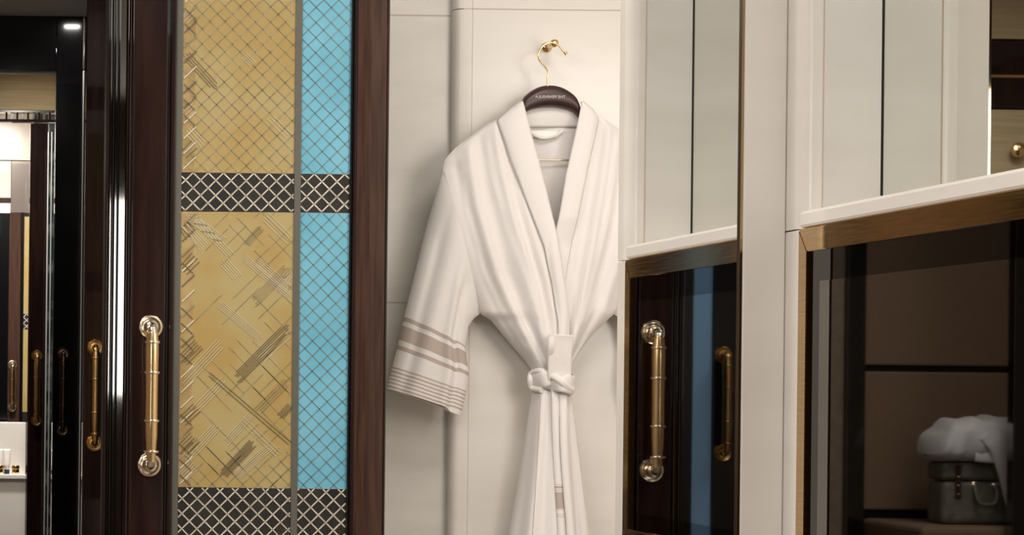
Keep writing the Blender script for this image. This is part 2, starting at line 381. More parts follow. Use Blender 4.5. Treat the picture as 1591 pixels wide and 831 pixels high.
# ------------------------------------------------------------------ gilded sliding door
YD = 5.68; SD = F / YD
def dx(px): return (px - XV) / SD
dr = empty('sliding_door', ((dx(203) + dx(600)) / 2, YD, 0))
tag(dr, 'brown lacquered door with gold and blue latticed glass and a long gold pull', 'door')
DZ0, DZ1 = 0.02, 2.40
def bar_y(name, x0, x1, y0, y1, z0, z1, m, bev=0.003): return box(name, x0, x1, y0, y1, z0, z1, m, dr, bev)
bar_y('stile', dx(203), dx(256), YD, YD + 0.05, DZ0, DZ1, M['lacquer'], 0.004)
bar_y('moulding', dx(256.5), dx(261), YD + 0.006, YD + 0.05, DZ0, DZ1, M['black'], 0.002)
bar_y('moulding', dx(261), dx(269), YD + 0.001, YD + 0.05, DZ0, DZ1, M['lacquer'], 0.004)
bar_y('grey_strip', dx(269.3), dx(279), YD + 0.010, YD + 0.05, DZ0 + 0.2, DZ1 - 0.1, M['grey_strip'], 0.0006)
bar_y('grey_strip', dx(455), dx(465), YD + 0.010, YD + 0.05, DZ0 + 0.2, DZ1 - 0.1, M['grey_strip'], 0.0006)
bar_y('moulding', dx(541), dx(545.5), YD + 0.007, YD + 0.05, DZ0, DZ1, M['black'], 0.002)
bar_y('moulding', dx(545.5), dx(550), YD + 0.002, YD + 0.05, DZ0, DZ1, M['lacquer'], 0.0022)
bar_y('stile', dx(550), dx(596), YD, YD + 0.05, DZ0, DZ1, M['lacquer_right'], 0.003)
bar_y('edge_strip', dx(596.2), dx(600.5), YD + 0.004, YD + 0.05, DZ0, DZ1, M['lacquer'], 0.002)
bar_y('rail', dx(269.2), dx(541), YD + 0.004, YD + 0.05, DZ1 - 0.1, DZ1, M['lacquer'], 0.003)
bar_y('rail', dx(269.2), dx(541), YD + 0.004, YD + 0.05, DZ0, DZ0 + 0.2, M['lacquer'], 0.003)
zb1 = PX(410, 268.5, SD)[1]; zb0 = PX(410, 329, SD)[1]; zc = PX(410, 758.5, SD)[1]
zrows = [('top', zb1, 2.20), ('band', zb0, zb1), ('mid', zc, zb0), ('base', 0.60, zc)]
cols = [('gold', dx(279), dx(455)), ('blue', dx(465), dx(541))]
PITCH = 23.6 / SD; YP = YD + 0.014
def seg_strip(name, a, b, wd, mat, parent, y=YP, th=0.0010):
    """thin raised bar from a to b (x, z)"""
    ax, az = a; bx_, bz = b
    L = math.hypot(bx_ - ax, bz - az)
    if L < 0.004: return
    nx, nz = -(bz - az) / L * wd / 2, (bx_ - ax) / L * wd / 2
    q = [(ax + nx, az + nz), (bx_ + nx, bz + nz), (bx_ - nx, bz - nz), (ax - nx, az - nz)]
    v = [(x, y - th, z) for x, z in q] + [(x, y, z) for x, z in q]
    f = [(3, 2, 1, 0), (0, 1, 5, 4), (1, 2, 6, 5), (2, 3, 7, 6), (3, 0, 4, 7)]
    return link(name, from_py(name, v, f), mat, parent, loc=(0, 0, 0))
def clip(c, sgn, x0, x1, z0, z1):
    """line z = sgn*x + c clipped to a rectangle"""
    pts = []
    for x in (x0, x1):
        z = sgn * x + c
        if z0 <= z <= z1: pts.append((x, z))
    for z in (z0, z1):
        x = (z - c) / sgn
        if x0 < x < x1: pts.append((x, z))
    if len(pts) < 2: return None
    pts.sort(); return pts[0], pts[-1]
x_ref, z_ref = dx(279) + 18.5 / SD, zb1
panes = {}
for cn, x0, x1 in cols:
    for rn, z0, z1 in zrows:
        dark = rn in ('band', 'base')
        m = M['black_glass'] if dark else M[cn + '_glass']
        nm = 'black_pane' if dark else cn + '_pane'
        p = box(nm, x0, x1, YP, YP + 0.008, z0 + 0.0004, z1 - 0.0004, m, dr)
        panes[(cn, rn)] = p
        lm = M['line_silver'] if dark else (M['line_gold'] if cn == 'gold' else M['line_blue'])
        for sgn in (1, -1):
            c_ref = z_ref - sgn * x_ref
            for k in range(-60, 61):
                q = clip(c_ref + k * PITCH, sgn, x0 + 0.001, x1 - 0.001, z0 + 0.001, z1 - 0.001)
                if not q: continue
                (ax, az), (bx_, bz) = q
                wd = 0.0030 if dark else (0.0020 if cn == 'blue' else 0.0021)
                if cn == 'gold' and rn == 'mid':
                    # most of the lattice is worn away here: only stretches remain
                    L = abs(bx_ - ax); t = 0.0
                    f0 = random.uniform(0.0, 0.65); f1 = min(1.0, f0 + random.uniform(0.15, 0.5))
                    if random.random() < 0.35: continue
                    a2 = (ax + (bx_ - ax) * f0, az + (bz - az) * f0); b2 = (ax + (bx_ - ax) * f1, az + (bz - az) * f1)
                    seg_strip('lattice_bar', a2, b2, 0.0013, lm, p)
                else:
                    seg_strip('lattice_bar', q[0], q[1], wd, lm, p)
def gold_col(rn):
    z0, z1 = [(a, b) for n, a, b in zrows if n == rn][0]
    box('gilded_border', dx(279) + 0.0005, dx(299), YP - 0.0003, YP, z0 + 0.001, z1 - 0.001, M['gold_dark'], panes[('gold', rn)])
gold_col('top'); gold_col('mid')
for sgn in (1, -1):
    for k in range(-40, 41):
        q = clip(z_ref - sgn * x_ref + k * PITCH, sgn, dx(290), dx(454.5), zc + 0.001, zc + 0.075 + 0.02 * math.sin(k))
        if q: seg_strip('lattice_bar', q[0], q[1], 0.0019, M['line_gold'], panes[('gold', 'mid')])
        q = clip(z_ref - sgn * x_ref + k * PITCH, sgn, dx(405 + 12 * math.sin(k * 2.0)), dx(454.5), zc + 0.1, zb0 - 0.001)
        if q and k % 3: seg_strip('lattice_bar', q[0], q[1], 0.0014, M['line_gold'], panes[('gold', 'mid')])
# chevrons along the left edge of the gilded glass
gx0 = dx(279)
for rn in ('top', 'mid'):
    z0, z1 = [(a, b) for n, a, b in zrows if n == rn][0]
    k = 0; z = z0 + 0.02
    while z < z1 - 0.02:
        p = panes[('gold', rn)]
        mt = random.choice([M['line_pale'], M['line_dark'], M['line_pale'], M['line_gold']])
        seg_strip('chevron_bar', (gx0 + 0.004, z - 0.012), (gx0 + 0.033, z + 0.016), 0.0028, mt, p, YP - 0.0011)
        if random.random() < 0.6:
            seg_strip('chevron_bar', (gx0 + 0.004, z + 0.009), (gx0 + 0.030, z - 0.016), 0.0022, M['line_dark'], p, YP - 0.0011)
        z += PITCH
# hatched strokes drawn across the gilding
strokes = [('mid', 365, 592, 452, 505, 16, 'line_dark', 6), ('mid', 340, 470, 407, 527, 11, 'line_pale', 5), ('mid', 318, 574, 453, 690, 5, 'line_dark', 2),
           ('mid', 345, 740, 397, 685, 13, 'line_dark', 6), ('mid', 290, 332, 350, 376, 13, 'line_pale', 6), ('mid', 375, 395, 453, 462, 9, 'line_pale', 4),
           ('mid', 366, 742, 420, 694, 12, 'line_pale', 5), ('mid', 284, 596, 346, 530, 16, 'line_pale', 5), ('top', 288, 82, 337, 136, 12, 'line_dark', 4),
           ('mid', 412, 334, 453, 374, 14, 'line_pale', 4), ('mid', 347, 404, 372, 432, 14, 'line_pale', 5), ('top', 292, 200, 318, 228, 14, 'line_pale', 4),
           ('mid', 288, 715, 340, 660, 14, 'line_pale', 5), ('mid', 436, 648, 453, 630, 10, 'line_dark', 4), ('top', 420, 180, 452, 212, 10, 'line_pale', 3),
           ('mid', 375, 650, 440, 712, 10, 'line_pale', 3), ('mid', 284, 345, 322, 388, 14, 'line_pale', 5), ('mid', 430, 455, 453, 420, 12, 'line_pale', 4),
           ('mid', 300, 336, 362, 398, 10, 'line_pale', 4), ('mid', 400, 405, 452, 450, 12, 'line_pale', 5), ('mid', 395, 470, 452, 412, 14, 'line_gold', 5), ('mid', 300, 640, 350, 590, 12, 'line_pale', 4), ('mid', 405, 560, 452, 515, 12, 'line_pale', 4),
           ('mid', 284, 560, 312, 532, 18, 'line_dark', 5), ('mid', 283, 700, 305, 678, 20, 'line_dark', 5), ('mid', 283, 655, 308, 632, 16, 'line_dark', 4), ('mid', 283, 742, 304, 722, 16, 'line_pale', 5), ('mid', 284, 420, 306, 398, 18, 'line_dark', 4), ('mid', 284, 350, 300, 366, 20, 'line_dark', 4),
           ('top', 284, 178, 304, 160, 16, 'line_pale', 4), ('top', 284, 240, 304, 222, 14, 'line_dark', 3), ('top', 284, 30, 302, 14, 16, 'line_pale', 4), ('mid', 350, 690, 395, 640, 10, 'line_pale', 4), ('mid', 400, 640, 450, 590, 12, 'line_gold', 4),
           ('mid', 382, 380, 408, 352, 9, 'line_gold', 4), ('top', 380, 84, 396, 100, 10, 'line_pale', 4)]
for rn, ax, ay, bx_, by, wpx, mt, n in strokes:
    a = PX(ax, ay, SD); b = PX(bx_, by, SD)
    L = math.hypot(b[0] - a[0], b[1] - a[1]); nx, nz = -(b[1] - a[1]) / L, (b[0] - a[0]) / L
    for k in range(n):
        o = (k - (n - 1) / 2) * wpx / SD / max(1, n - 1); j0, j1 = random.uniform(0, .12), random.uniform(.88, 1)
        pa = (a[0] + (b[0] - a[0]) * j0 + nx * o, a[1] + (b[1] - a[1]) * j0 + nz * o)
        pb = (a[0] + (b[0] - a[0]) * j1 + nx * o, a[1] + (b[1] - a[1]) * j1 + nz * o)
        pa = (max(pa[0], dx(279) + .001), min(pa[1], 2.2)); pb = (min(pb[0], dx(455) - .001), pb[1])
        seg_strip('brush_stroke', pa, pb, 0.0016 if mt == 'line_dark' else 0.0010, M[mt], panes[('gold', rn)], YP - 0.0011, 0.0006)
hx, hz = PX(233, 615, SD)
h = make_handle(dr, hx, YD, hz, M['brass'], M['nickel']); tag(h, 'long polished gold pull handle')

# reeded jamb left of the door
jb = empty('door_jamb', (dx(184), YD + 0.06, 0)); tag(jb, 'black lacquered door jamb with upright glossy reeds left of the gilded door', 'door jamb')
box('post', dx(165), dx(204), YD + 0.095, YD + 0.16, 0, CH, M['black'], jb)
for a, b, m in ((166, 171, 'lacquer'), (171.5, 173.5, 'facet'), (174, 179, 'black'), (179.3, 182, 'facet'), (182.2, 185.5, 'black'), (186, 195, 'facet'), (195.3, 203.5, 'lacquer')):
    xc, r = (dx(a) + dx(b)) / 2, (dx(b) - dx(a)) / 2
    n = 10; yb = YD + 0.094
    if m == 'facet':                       # flat polished strip turned slightly to the left
        t = math.tan(math.radians(12.0)) * 2 * r
        poly = [(xc - r, yb), (xc - r, yb - 0.006), (xc + r, yb - 0.006 - t), (xc + r, yb)]
    else:
        poly = [(xc - r * math.cos(math.pi * k / n), yb - r * 1.1 * math.sin(math.pi * k / n)) for k in range(n + 1)]
    prism('reed', poly, 0, CH, M['strip_metal' if m == 'facet' else m], jb, m != 'facet')

# ------------------------------------------------------------------ mirror repeats of the door on the left, built as solid leaves
def at_plane(Y):
    s = F / Y
    return (lambda px: (px - XV) / s), (lambda py, px=80: PX(px, py, s)[1])
# second leaf, a mirror repeat of the door
X2, Z2 = at_plane(8.2)
d2 = empty('lacquered_door', (X2(146), 8.2, 0)); tag(d2, 'mirrored repeat of the door, a plum brown lacquered leaf carrying an antique brass pull, nearest behind the jamb', 'door')
box('stile', X2(129), X2(163), 8.2, 8.24, 0, 2.62, M['lacquer'], d2, 0.004)
box('moulding', X2(163.5), X2(170), 8.195, 8.24, 0, 2.62, M['black'], d2, 0.003)
box('leaf_panel', X2(170.5), X2(232), 8.21, 8.24, 0, 2.62, M['black'], d2, 0.003)
h2x, h2z = PX(147, 614, F / 8.2)
tag(make_handle(d2, h2x, 8.2, h2z, M['antique'], M['antique']), 'antique brass pull handle')
# black portal, its pull another mirror repeat
X3, Z3 = at_plane(10.3)
p3 = empty('black_portal', (X3(60), 10.3, 0)); tag(p3, 'black lacquered doorway surround with a mirror-repeated dark bronze pull on its post', 'doorway')
box('post', X3(82), X3(123), 10.3, 10.36, 0, Z3(22), M['black'], p3, 0.003)
box('lintel', 0.185, X3(81.8), 10.3, 10.36, Z3(110), Z3(22), M['black'], p3, 0.003)
box('edge_strip', X3(123.3), X3(125.8), 10.296, 10.34, 0, Z3(110), M['satin'], p3, 0.001)
box('soffit_strip', 0.185, X3(81.8), 10.33, 10.36, Z3(113.5), Z3(110.2), M['satin'], p3, 0.001)
box('side_panel', X3(126), 0.775, 10.302, 10.36, 0, CH, M['black'], p3, 0.002)
h3x, h3z = PX(97, 608, F / 10.3)
tag(make_handle(p3, h3x, 10.3, h3z, M['bronze'], M['bronze']), 'dark bronze pull handle')
# third leaf, also a mirror repeat, and its transom
X4, Z4 = at_plane(12.1)
d4 = empty('lacquered_door', (X4(56), 12.1, 0)); tag(d4, 'mirrored repeat of the door, a narrow dark lacquered leaf with a brass pull, seen through the black doorway', 'door')
box('stile', X4(43), X4(69.5), 12.1, 12.14, 0, Z4(192), M['lacquer'], d4, 0.003)
h4x, h4z = PX(57, 603, F / 12.1)
tag(make_handle(d4, h4x, 12.1, h4z, M['antique'], M['antique']), 'brass pull handle')
g4 = empty('marble_door_post', (X4(76), 12.1, 0)); tag(g4, 'slim dark green marble post with bright chrome edges inside the black doorway', 'post')
box('marble_strip', X4(72), X4(82), 12.1, 12.15, 0, Z4(192), M['green_marble'], g4, 0.001)
box('edge_strip', X4(69.8), X4(71.8), 12.09, 12.14, 0, Z4(205), M['satin'], g4, 0.001)
box('edge_strip', X4(75.5), X4(76.8), 12.092, 12.0995, 0, Z4(205), M['satin'], g4)
box('marble_strip', X4(82.2), 0.775, 12.1, 12.15, 0, CH, M['black'], g4, 0.001)
tz = empty('transom', (X4(40), 12.1, Z4(190))); tag(tz, 'tan transom panel above the far doorway over a barred chrome rail', 'transom')
box('transom_panel', 0.185, X4(82), 12.1, 12.14, Z4(171), CH, M['transom'], tz)
box('rail', 0.185, X4(82), 12.085, 12.14, Z4(176), Z4(172), M['chrome'], tz, 0.002)
box('rail', 0.185, X4(82), 12.085, 12.14, Z4(190.5), Z4(186), M['lacquer'], tz, 0.002)
for k in range(9):
    a = 4 + 8.4 * k
    box('bar', X4(a), X4(a + 3.0), 12.10, 12.13, Z4(186), Z4(176), M['chrome'] if k % 2 else M['lacquer'], tz)
# far wall and its fittings
Y5 = 13.6; X5, Z5 = at_plane(Y5)
e5 = empty('far_cabinet', (X5(22), Y5, 0)); tag(e5, 'far wall unit of white, taupe and brown panels with a small mirror-repeated pale gold pull', 'cabinet')
box('upper_panel', 0.185, X5(49), Y5, Y5 + 0.04, Z5(246), CH, M['marble'], e5, 0.002)
box('ledge', 0.185, X5(49), Y5 - 0.02, Y5 + 0.04, Z5(250), Z5(246.3), M['white_ceramic'], e5, 0.002)
box('pale_panel', 0.185, X5(13.5), Y5, Y5 + 0.04, Z5(308), Z5(250.3), M['marble_grey'], e5, 0.001)
box('rail', 0.185, X5(13.5), Y5 - 0.004, Y5 + 0.04, Z5(316), Z5(308.3), M['lacquer_right'], e5, 0.001)
box('white_band', 0.185, X5(13.5), Y5, Y5 + 0.04, Z5(332), Z5(316.3), M['white_ceramic'], e5, 0.001)
box('taupe_panel', X5(13.8), X5(49), Y5, Y5 + 0.04, Z5(331), Z5(250.3), plain('taupe_lacquer', (0.11, 0.085, 0.07), 0.3, coat=0.5), e5, 0.001)
box('dark_panel', 0.185, X5(11.5), Y5, Y5 + 0.04, 0, Z5(334), M['black'], e5, 0.001)
box('stile', X5(12), X5(30), Y5 - 0.01, Y5 + 0.04, 0, Z5(331.5), M['lacquer_right'], e5, 0.002)
box('stile', X5(30.3), X5(35), Y5 - 0.004, Y5 + 0.04, 0, Z5(331.5), M['black'], e5, 0.001)
box('gilded_pane', X5(35.3), X5(49), Y5, Y5 + 0.04, Z5(488), Z5(337), M['gold_glass'], e5)
box('black_pane', X5(35.3), X5(49), Y5, Y5 + 0.04, Z5(512), Z5(488.2), M['black_glass'], e5)
box('gilded_pane', X5(35.3), X5(49), Y5, Y5 + 0.04, Z5(640), Z5(512.2), M['gold_glass'], e5)
box('black_pane', X5(35.3), X5(49), Y5, Y5 + 0.04, 0, Z5(640.2), M['black_glass'], e5)
for sgn in (1, -1):
    for k in range(-3, 5):
        q = clip(Z5(512) - sgn * X5(35.3) + k * 0.034, sgn, X5(35.5), X5(46), Z5(511.5), Z5(488.5))
        if q: seg_strip('lattice_bar', q[0], q[1], 0.004, M['line_silver'], e5, Y5, 0.002)
hs = F / Y5
h5x, h5z = PX(19, 600, hs)
tag(make_handle(e5, h5x, Y5 - 0.01, h5z, M['brass'], M['nickel'], 1.0, 0.117), 'small pale gold pull handle')
# white marble vanity block with toiletries
Y6 = 12.75; X6, Z6 = at_plane(Y6)
v6 = empty('marble_vanity', (X6(20), Y6, 0)); tag(v6, 'white marble vanity block with a low ledge at the lower left', 'vanity')
zl = Z6(737, 20)
box('backsplash', 0.19, X6(42.5), Y6 + 0.12, Y6 + 0.24, zl, PX(20, 656, F / (Y6 + 0.12))[1], M['marble'], v6, 0.003)
box('ledge', 0.19, X6(42), Y6 - 0.01, Y6 + 0.24, Z6(744, 20), zl - 0.0003, M['white_ceramic'], v6, 0.003)
box('front_panel', 0.19, X6(41.5), Y6 + 0.005, Y6 + 0.24, 0.0, Z6(744, 20) - 0.0005, M['marble'], v6, 0.002)
def tube(px, label, s=1.0):
    x = X6(px); t = empty('cream_tube', (x, Y6 + 0.05, zl + 0.0003)); tag(t, label, 'tube', 'tubes on the far vanity ledge')
    lathe('cap', [(0.014, 0.0), (0.0145, 0.004), (0.0145, 0.022), (0.0135, 0.024)], M['navy'], t, 'Z', (x, Y6 + 0.05, zl + 0.0003), 16)
    v, f = [], []; n = 16; rows = [(0.024, 0.0155, 0.0155), (0.05, 0.0175, 0.0150), (0.09, 0.0185, 0.009), (0.122, 0.0195, 0.0025), (0.130, 0.0195, 0.0018)]
    for hh, a, b in rows:
        for k in range(n):
            an = 2 * math.pi * k / n; v.append((a * math.cos(an), b * math.sin(an), hh))
    for i in range(len(rows) - 1):
        for k in range(n): f.append((i * n + k, i * n + (k + 1) % n, (i + 1) * n + (k + 1) % n, (i + 1) * n + k))
    f.append(tuple(range(n))[::-1]); f.append(tuple(range((len(rows) - 1) * n, len(rows) * n)))
    link('tube_body', from_py('tube_body', v, f), M['white_ceramic'], t, True, loc=(x, Y6 + 0.05, zl + 0.0003))
tube(12.5, 'white cream tube standing on a navy cap, in full view on the vanity ledge')
tube(0.5, 'white cream tube cut off by the left edge of the photo')
def jar(px, label):
    x = X6(px); t = empty('gold_jar', (x, Y6 + 0.035, zl + 0.0003)); tag(t, label, 'jar', 'small jars on the far vanity ledge')
    lathe('jar_body', [(0.017, 0.0), (0.019, 0.003), (0.019, 0.026), (0.017, 0.028)], M['brass'], t, 'Z', (x, Y6 + 0.035, zl + 0.0003), 20)
    lathe('lid', [(0.0185, 0.0283), (0.020, 0.030), (0.020, 0.044), (0.018, 0.046)], M['antique'], t, 'Z', (x, Y6 + 0.035, zl + 0.0003), 20)
jar(26, 'little shiny gold jar to the right of the white tube')
jar(1.5, 'little shiny gold jar at the left edge of the photo')

# ------------------------------------------------------------------ alcove seen in the glass: luggage bench, case, towel
YA = 8.84; SA = F / YA
def RX(px): return 2 * A - (px - XV) / SA
def RZ(px, py): return CAMZ + (-(px - XV) * ROLL + (py - YV)) / SA * -1
al = empty('wall_alcove', (-1.7, YA, 0)); tag(al, kind='structure')
box('backing', -2.6, RX(1330), YA + 0.03, YA + 0.10, 0, CH, M['black_matte'], al)
zj = RZ(1450, 573); zj2 = RZ(1450, 800)
xcuts = [RX(1340), RX(1340) - 0.62, -2.58]
for i in range(2):
    xa, xb = xcuts[i + 1] + (0.012 if i == 0 else 0), xcuts[i]
    box('upholstered_panel', xa, xb, YA, YA + 0.03, zj2 + 0.016, zj - 0.011, M['upholstery'], al, 0.008)
    box('upholstered_panel', xa, xb, YA, YA + 0.03, zj + 0.011, zj + 0.62, M['upholstery'], al, 0.008)
    box('tan_panel', xa, xb, YA, YA + 0.03, zj + 0.63, zj + 0.94, M['tan_wall'], al, 0.004)
    box('dark_panel', xa, xb, YA, YA + 0.03, zj + 0.945, zj + 1.19, M['lacquer'], al, 0.004)
    box('brass_line', xa, xb, YA - 0.004, YA, zj + 1.055, zj + 1.065, M['brass'], al)
    box('tan_panel', xa, xb, YA, YA + 0.03, zj + 1.195, CH, M['tan_wall'], al, 0.004)
tag(box('wall_alcove_post', RX(1336), RX(1308), YA - 0.05, YA + 0.05, 0, CH, M['black'], None, 0.004), kind='structure')
tag(box('wall_alcove_side', RX(1307), 0.10, YA - 0.02, YA + 0.04, 0, CH, M['taupe_wall'], None), kind='structure')
lathe('knob', [(0.012, 0.0), (0.012, 0.02), (0.022, 0.03), (0.028, 0.045), (0.024, 0.06), (0.010, 0.066)], M['brass'], al, 'Y', (2 * MX - (1570 - XV) / SA, YA - 0.0005, RZ(1583, 235)), 24)
tag(box('wall_alcove_jamb', -1.60, 2 * A - (1566 - XV) * 8.24 / F, 8.20, 8.25, 0, CH, M['black'], None, 0.003), kind='structure')
bn = empty('luggage_bench', (-1.75, YA - 0.28, 0)); tag(bn, 'brown upholstered luggage bench below the suitcase, reflected in the nearer television', 'bench')
zs = zj2 - 0.012
box('seat', -2.55, RX(1338), YA - 0.55, YA - 0.005, zs - 0.12, zs, M['upholstery'], bn, 0.02, 3)
box('base', -2.53, RX(1341), YA - 0.52, YA - 0.01, 0, zs - 0.121, M['lacquer'], bn, 0.004)
YS = YA - 0.42; SS = F / YS
def sx(px): return 2 * A - (px + 13 - XV) / SS
cx0, cx1 = sx(1584), sx(1452)
ch = 0.215
sc_ = empty('suitcase', ((cx0 + cx1) / 2, YS + 0.1, zs)); tag(sc_, 'small olive grey suitcase with straps, reflected in the nearer television', 'suitcase')
box('case_body', cx0, cx1, YS, YS + 0.14, zs + 0.0008, zs + 0.150, M['case'], sc_, 0.022, 4)
box('case_lid', cx0, cx1, YS, YS + 0.14, zs + 0.152, zs + ch, M['case'], sc_, 0.018, 4)
for px in (1476, 1560):
    st = box('strap', sx(px) - 0.011, sx(px) + 0.011, YS - 0.004, YS - 0.0005, zs + 0.09, zs + ch - 0.01, M['lacquer_right'], sc_, 0.001)
    for k in range(3): lathe('stud', [(0.004, 0), (0.004, 0.002), (0.002, 0.004)], M['nickel'], st, 'Y', (sx(px), YS - 0.0045, zs + 0.105 + 0.03 * k), 12)
xh = sx(1517)
sweep('carry_handle', [(xh - 0.035, YS - 0.005, zs + 0.135), (xh - 0.036, YS - 0.02, zs + 0.11), (xh - 0.026, YS - 0.026, zs + 0.078), (xh, YS - 0.028, zs + 0.07), (xh + 0.026, YS - 0.026, zs + 0.078), (xh + 0.036, YS - 0.02, zs + 0.11), (xh + 0.035, YS - 0.005, zs + 0.135)], 0.0075, 0.0075, M['case'], sc_, 5, 10, up=(0, -1, 0.2), loc=(0, 0, 0))
for q in (-0.035, 0.035): lathe('handle_mount', [(0.012, 0), (0.012, 0.004), (0.006, 0.008)], M['nickel'], sc_, 'Y', (xh + q, YS - 0.0005, zs + 0.138), 14)
# towel bundle
tw = empty('folded_towel', (-1.62, YS + 0.1, zs + ch + 0.001)); tag(tw, 'rumpled white towel lying on the suitcase, reflected in the nearer television', 'towel')
tx0, tx1 = sx(1620), sx(1441); tz = zs + ch + 0.001
nu, nv = 40, 28; v, f = [], []
for i in range(nu + 1):
    u = i / nu; x = tx0 + (tx1 - tx0) * u
    hh = 0.155 * (1 - max(0, (u - 0.72) / 0.28) ** 2.4 * 0.62) * (0.92 + 0.08 * math.sin(3 * u + 0.5))
    for k in range(nv):
        a = 2 * math.pi * k / nv
        ca, sa = math.cos(a), math.sin(a)
        e = 0.62
        yy = math.copysign(abs(ca) ** e, ca) * 0.13; zq = math.copysign(abs(sa) ** e, sa) * hh / 2
        r = 1.0 if u < 0.93 else math.sqrt(max(0.02, 1 - ((u - 0.93) / 0.07) ** 2))
        w = 0.006 * math.sin(22 * u + 3 * a) + 0.005 * math.sin(37 * u - 2 * a)
        v.append((x, YS + 0.085 + yy * r + w * 0.8, tz + hh / 2 + zq * r + (w if sa > -0.4 else 0)))
for i in range(nu):
    for k in range(nv): f.append((i * nv + k, (i + 1) * nv + k, (i + 1) * nv + (k + 1) % nv, i * nv + (k + 1) % nv))
f.append(tuple(range(nv))); f.append(tuple(range(nu * nv, (nu + 1) * nv))[::-1])
link('towel_roll', from_py('towel_roll', v, f), M['towel'], tw, True, loc=(0, 0, 0))
xf = sx(1535)
sweep('towel_flap', [(xf + 0.05, YS - 0.05, tz + 0.10), (xf + 0.02, YS - 0.062, tz + 0.06), (xf - 0.01, YS - 0.055, tz - 0.01), (xf - 0.035, YS - 0.05, tz - 0.09), (xf - 0.05, YS - 0.05, tz - 0.15)], 0.035, 0.008, M['towel'], tw, 6, 14, loc=(0, 0, 0), power=0.7)
sweep('towel_fold', [(xf + 0.085, YS - 0.03, tz + 0.022), (xf + 0.03, YS - 0.045, tz + 0.018), (xf - 0.04, YS - 0.045, tz + 0.02)], 0.020, 0.010, M['towel'], tw, 6, 12, loc=(0, 0, 0), power=0.7)

# second gilded leaf left of the passage, seen only in the farther television
YB = 8.0; SB = F / YB
def BX(px): return 2 * A - (px - XV) / SB
lb = empty('lacquered_door', (BX(1100), YB, 0)); tag(lb, 'black door with a blue glass strip and brass pull, reflected in the farther television', 'door')
box('stile', BX(1150), BX(1106), YB, YB + 0.04, 0, 2.62, M['black'], lb, 0.003)
box('blue_pane', BX(1105.5), BX(1076), YB + 0.006, YB + 0.03, 0.3, 2.5, plain('deep_blue_glass', (0.22, 0.42, 0.66), 0.35), lb)
box('stile', BX(1075.5), BX(1030), YB, YB + 0.04, 0, 2.62, M['black'], lb, 0.003)
tag(make_handle(lb, BX(1122), YB, CAMZ - 0.04, M['antique'], M['antique']), 'brass pull handle')

# ------------------------------------------------------------------ hanger, wall hook
YR = 6.065                                    # back of the robe
SR = F / 6.03
def RP(px, py, d=0.0):
    x, z = PX(px, py, SR); return Vector((x, YR - d, z))
wk = empty('wall_hook', RP(855, 72)); tag(wk, 'small gold wall hook holding the coat hanger', 'hook')
xh0, zh0 = PX(849, 74, F / YW)
lathe('hook_plate', [(0.013, 0.0), (0.013, 0.004), (0.010, 0.007), (0.006, 0.009), (0.006, 0.065)], M['brass'], wk, 'Y', (xh0, YW - 0.0003, zh0), 24)
xh1, zh1 = PX(859, 70.5, SR)
lathe('hook_knob', [(0.006, 0.0), (0.009, 0.006), (0.0105, 0.014), (0.009, 0.022), (0.004, 0.025)], M['brass'], wk, 'Y', (xh0, YW - 0.063, zh0), 24)
hg = empty('coat_hanger', RP(855, 165)); tag(hg, 'dark brown wooden coat hanger with a gold wire hook and mirrored lettering', 'hanger')
DH = 0.030
# shaped yoke: outline in photo units, extruded with a rounded front
tp = catmull([Vector((716, 246, 0)), Vector((744, 225, 0)), Vector((780, 196, 0)), Vector((806, 172, 0)), Vector((816, 150, 0)), Vector((836, 135.5, 0)), Vector((856, 131.5, 0)), Vector((876, 135.5, 0)), Vector((896, 150, 0)), Vector((906, 172, 0)), Vector((932, 196, 0)), Vector((968, 225, 0)), Vector((996, 246, 0))], 6)
bt = catmull([Vector((720, 254, 0)), Vector((749, 237, 0)), Vector((785, 212, 0)), Vector((808, 187, 0)), Vector((820, 173, 0)), Vector((838, 167, 0)), Vector((856, 165, 0)), Vector((874, 167, 0)), Vector((892, 173, 0)), Vector((904, 187, 0)), Vector((927, 212, 0)), Vector((963, 237, 0)), Vector((992, 254, 0))], 6)
v, f = [], []; prof = [(0.0, -0.009), (0.03, 0.0), (0.12, 0.007), (0.3, 0.0105), (0.5, 0.0115), (0.7, 0.0105), (0.88, 0.007), (0.97, 0.0), (1.0, -0.009)]
for a, b in zip(tp, bt):
    for t, d in prof:
        q = 1.0 if abs(a.x - 856) < 42 else max(0.35, 1.0 - (abs(a.x - 856) - 42) / 40)
        v.append(RP(a.x + (b.x - a.x) * t, a.y + (b.y - a.y) * t, DH + d * q))
np_ = len(prof)
for i in range(len(tp) - 1):
    for k in range(np_ - 1): f.append((i * np_ + k, i * np_ + k + 1, (i + 1) * np_ + k + 1, (i + 1) * np_ + k))
    f.append((i * np_ + np_ - 1, i * np_, (i + 1) * np_, (i + 1) * np_ + np_ - 1))
f.append(tuple(range(np_))); f.append(tuple(range((len(tp) - 1) * np_, len(tp) * np_))[::-1])
me = from_py('yoke', v, f)
bm = bmesh.new(); bm.from_mesh(me); bmesh.ops.recalc_face_normals(bm, faces=bm.faces); bm.to_mesh(me); bm.free()
link('yoke', me, M['hanger_wood'], hg, True, loc=(0, 0, 0))
wire = [(851.5, 136), (851.5, 120), (852, 110), (846, 101), (838.5, 92), (838, 82), (843, 72.5), (851, 67), (860, 66), (868, 70), (874, 77), (880.5, 85)]
sweep('hook', [RP(a, b, DH) for a, b in wire], 0.0021, 0.0021, M['brass'], hg, 6, 10, loc=(0, 0, 0))
sweep('hook_tip', [RP(878, 80, DH), RP(880, 82.5, DH), RP(881, 84.5, DH)], 0.004, 0.004, M['brass'], hg, 4, 12, loc=(0, 0, 0))
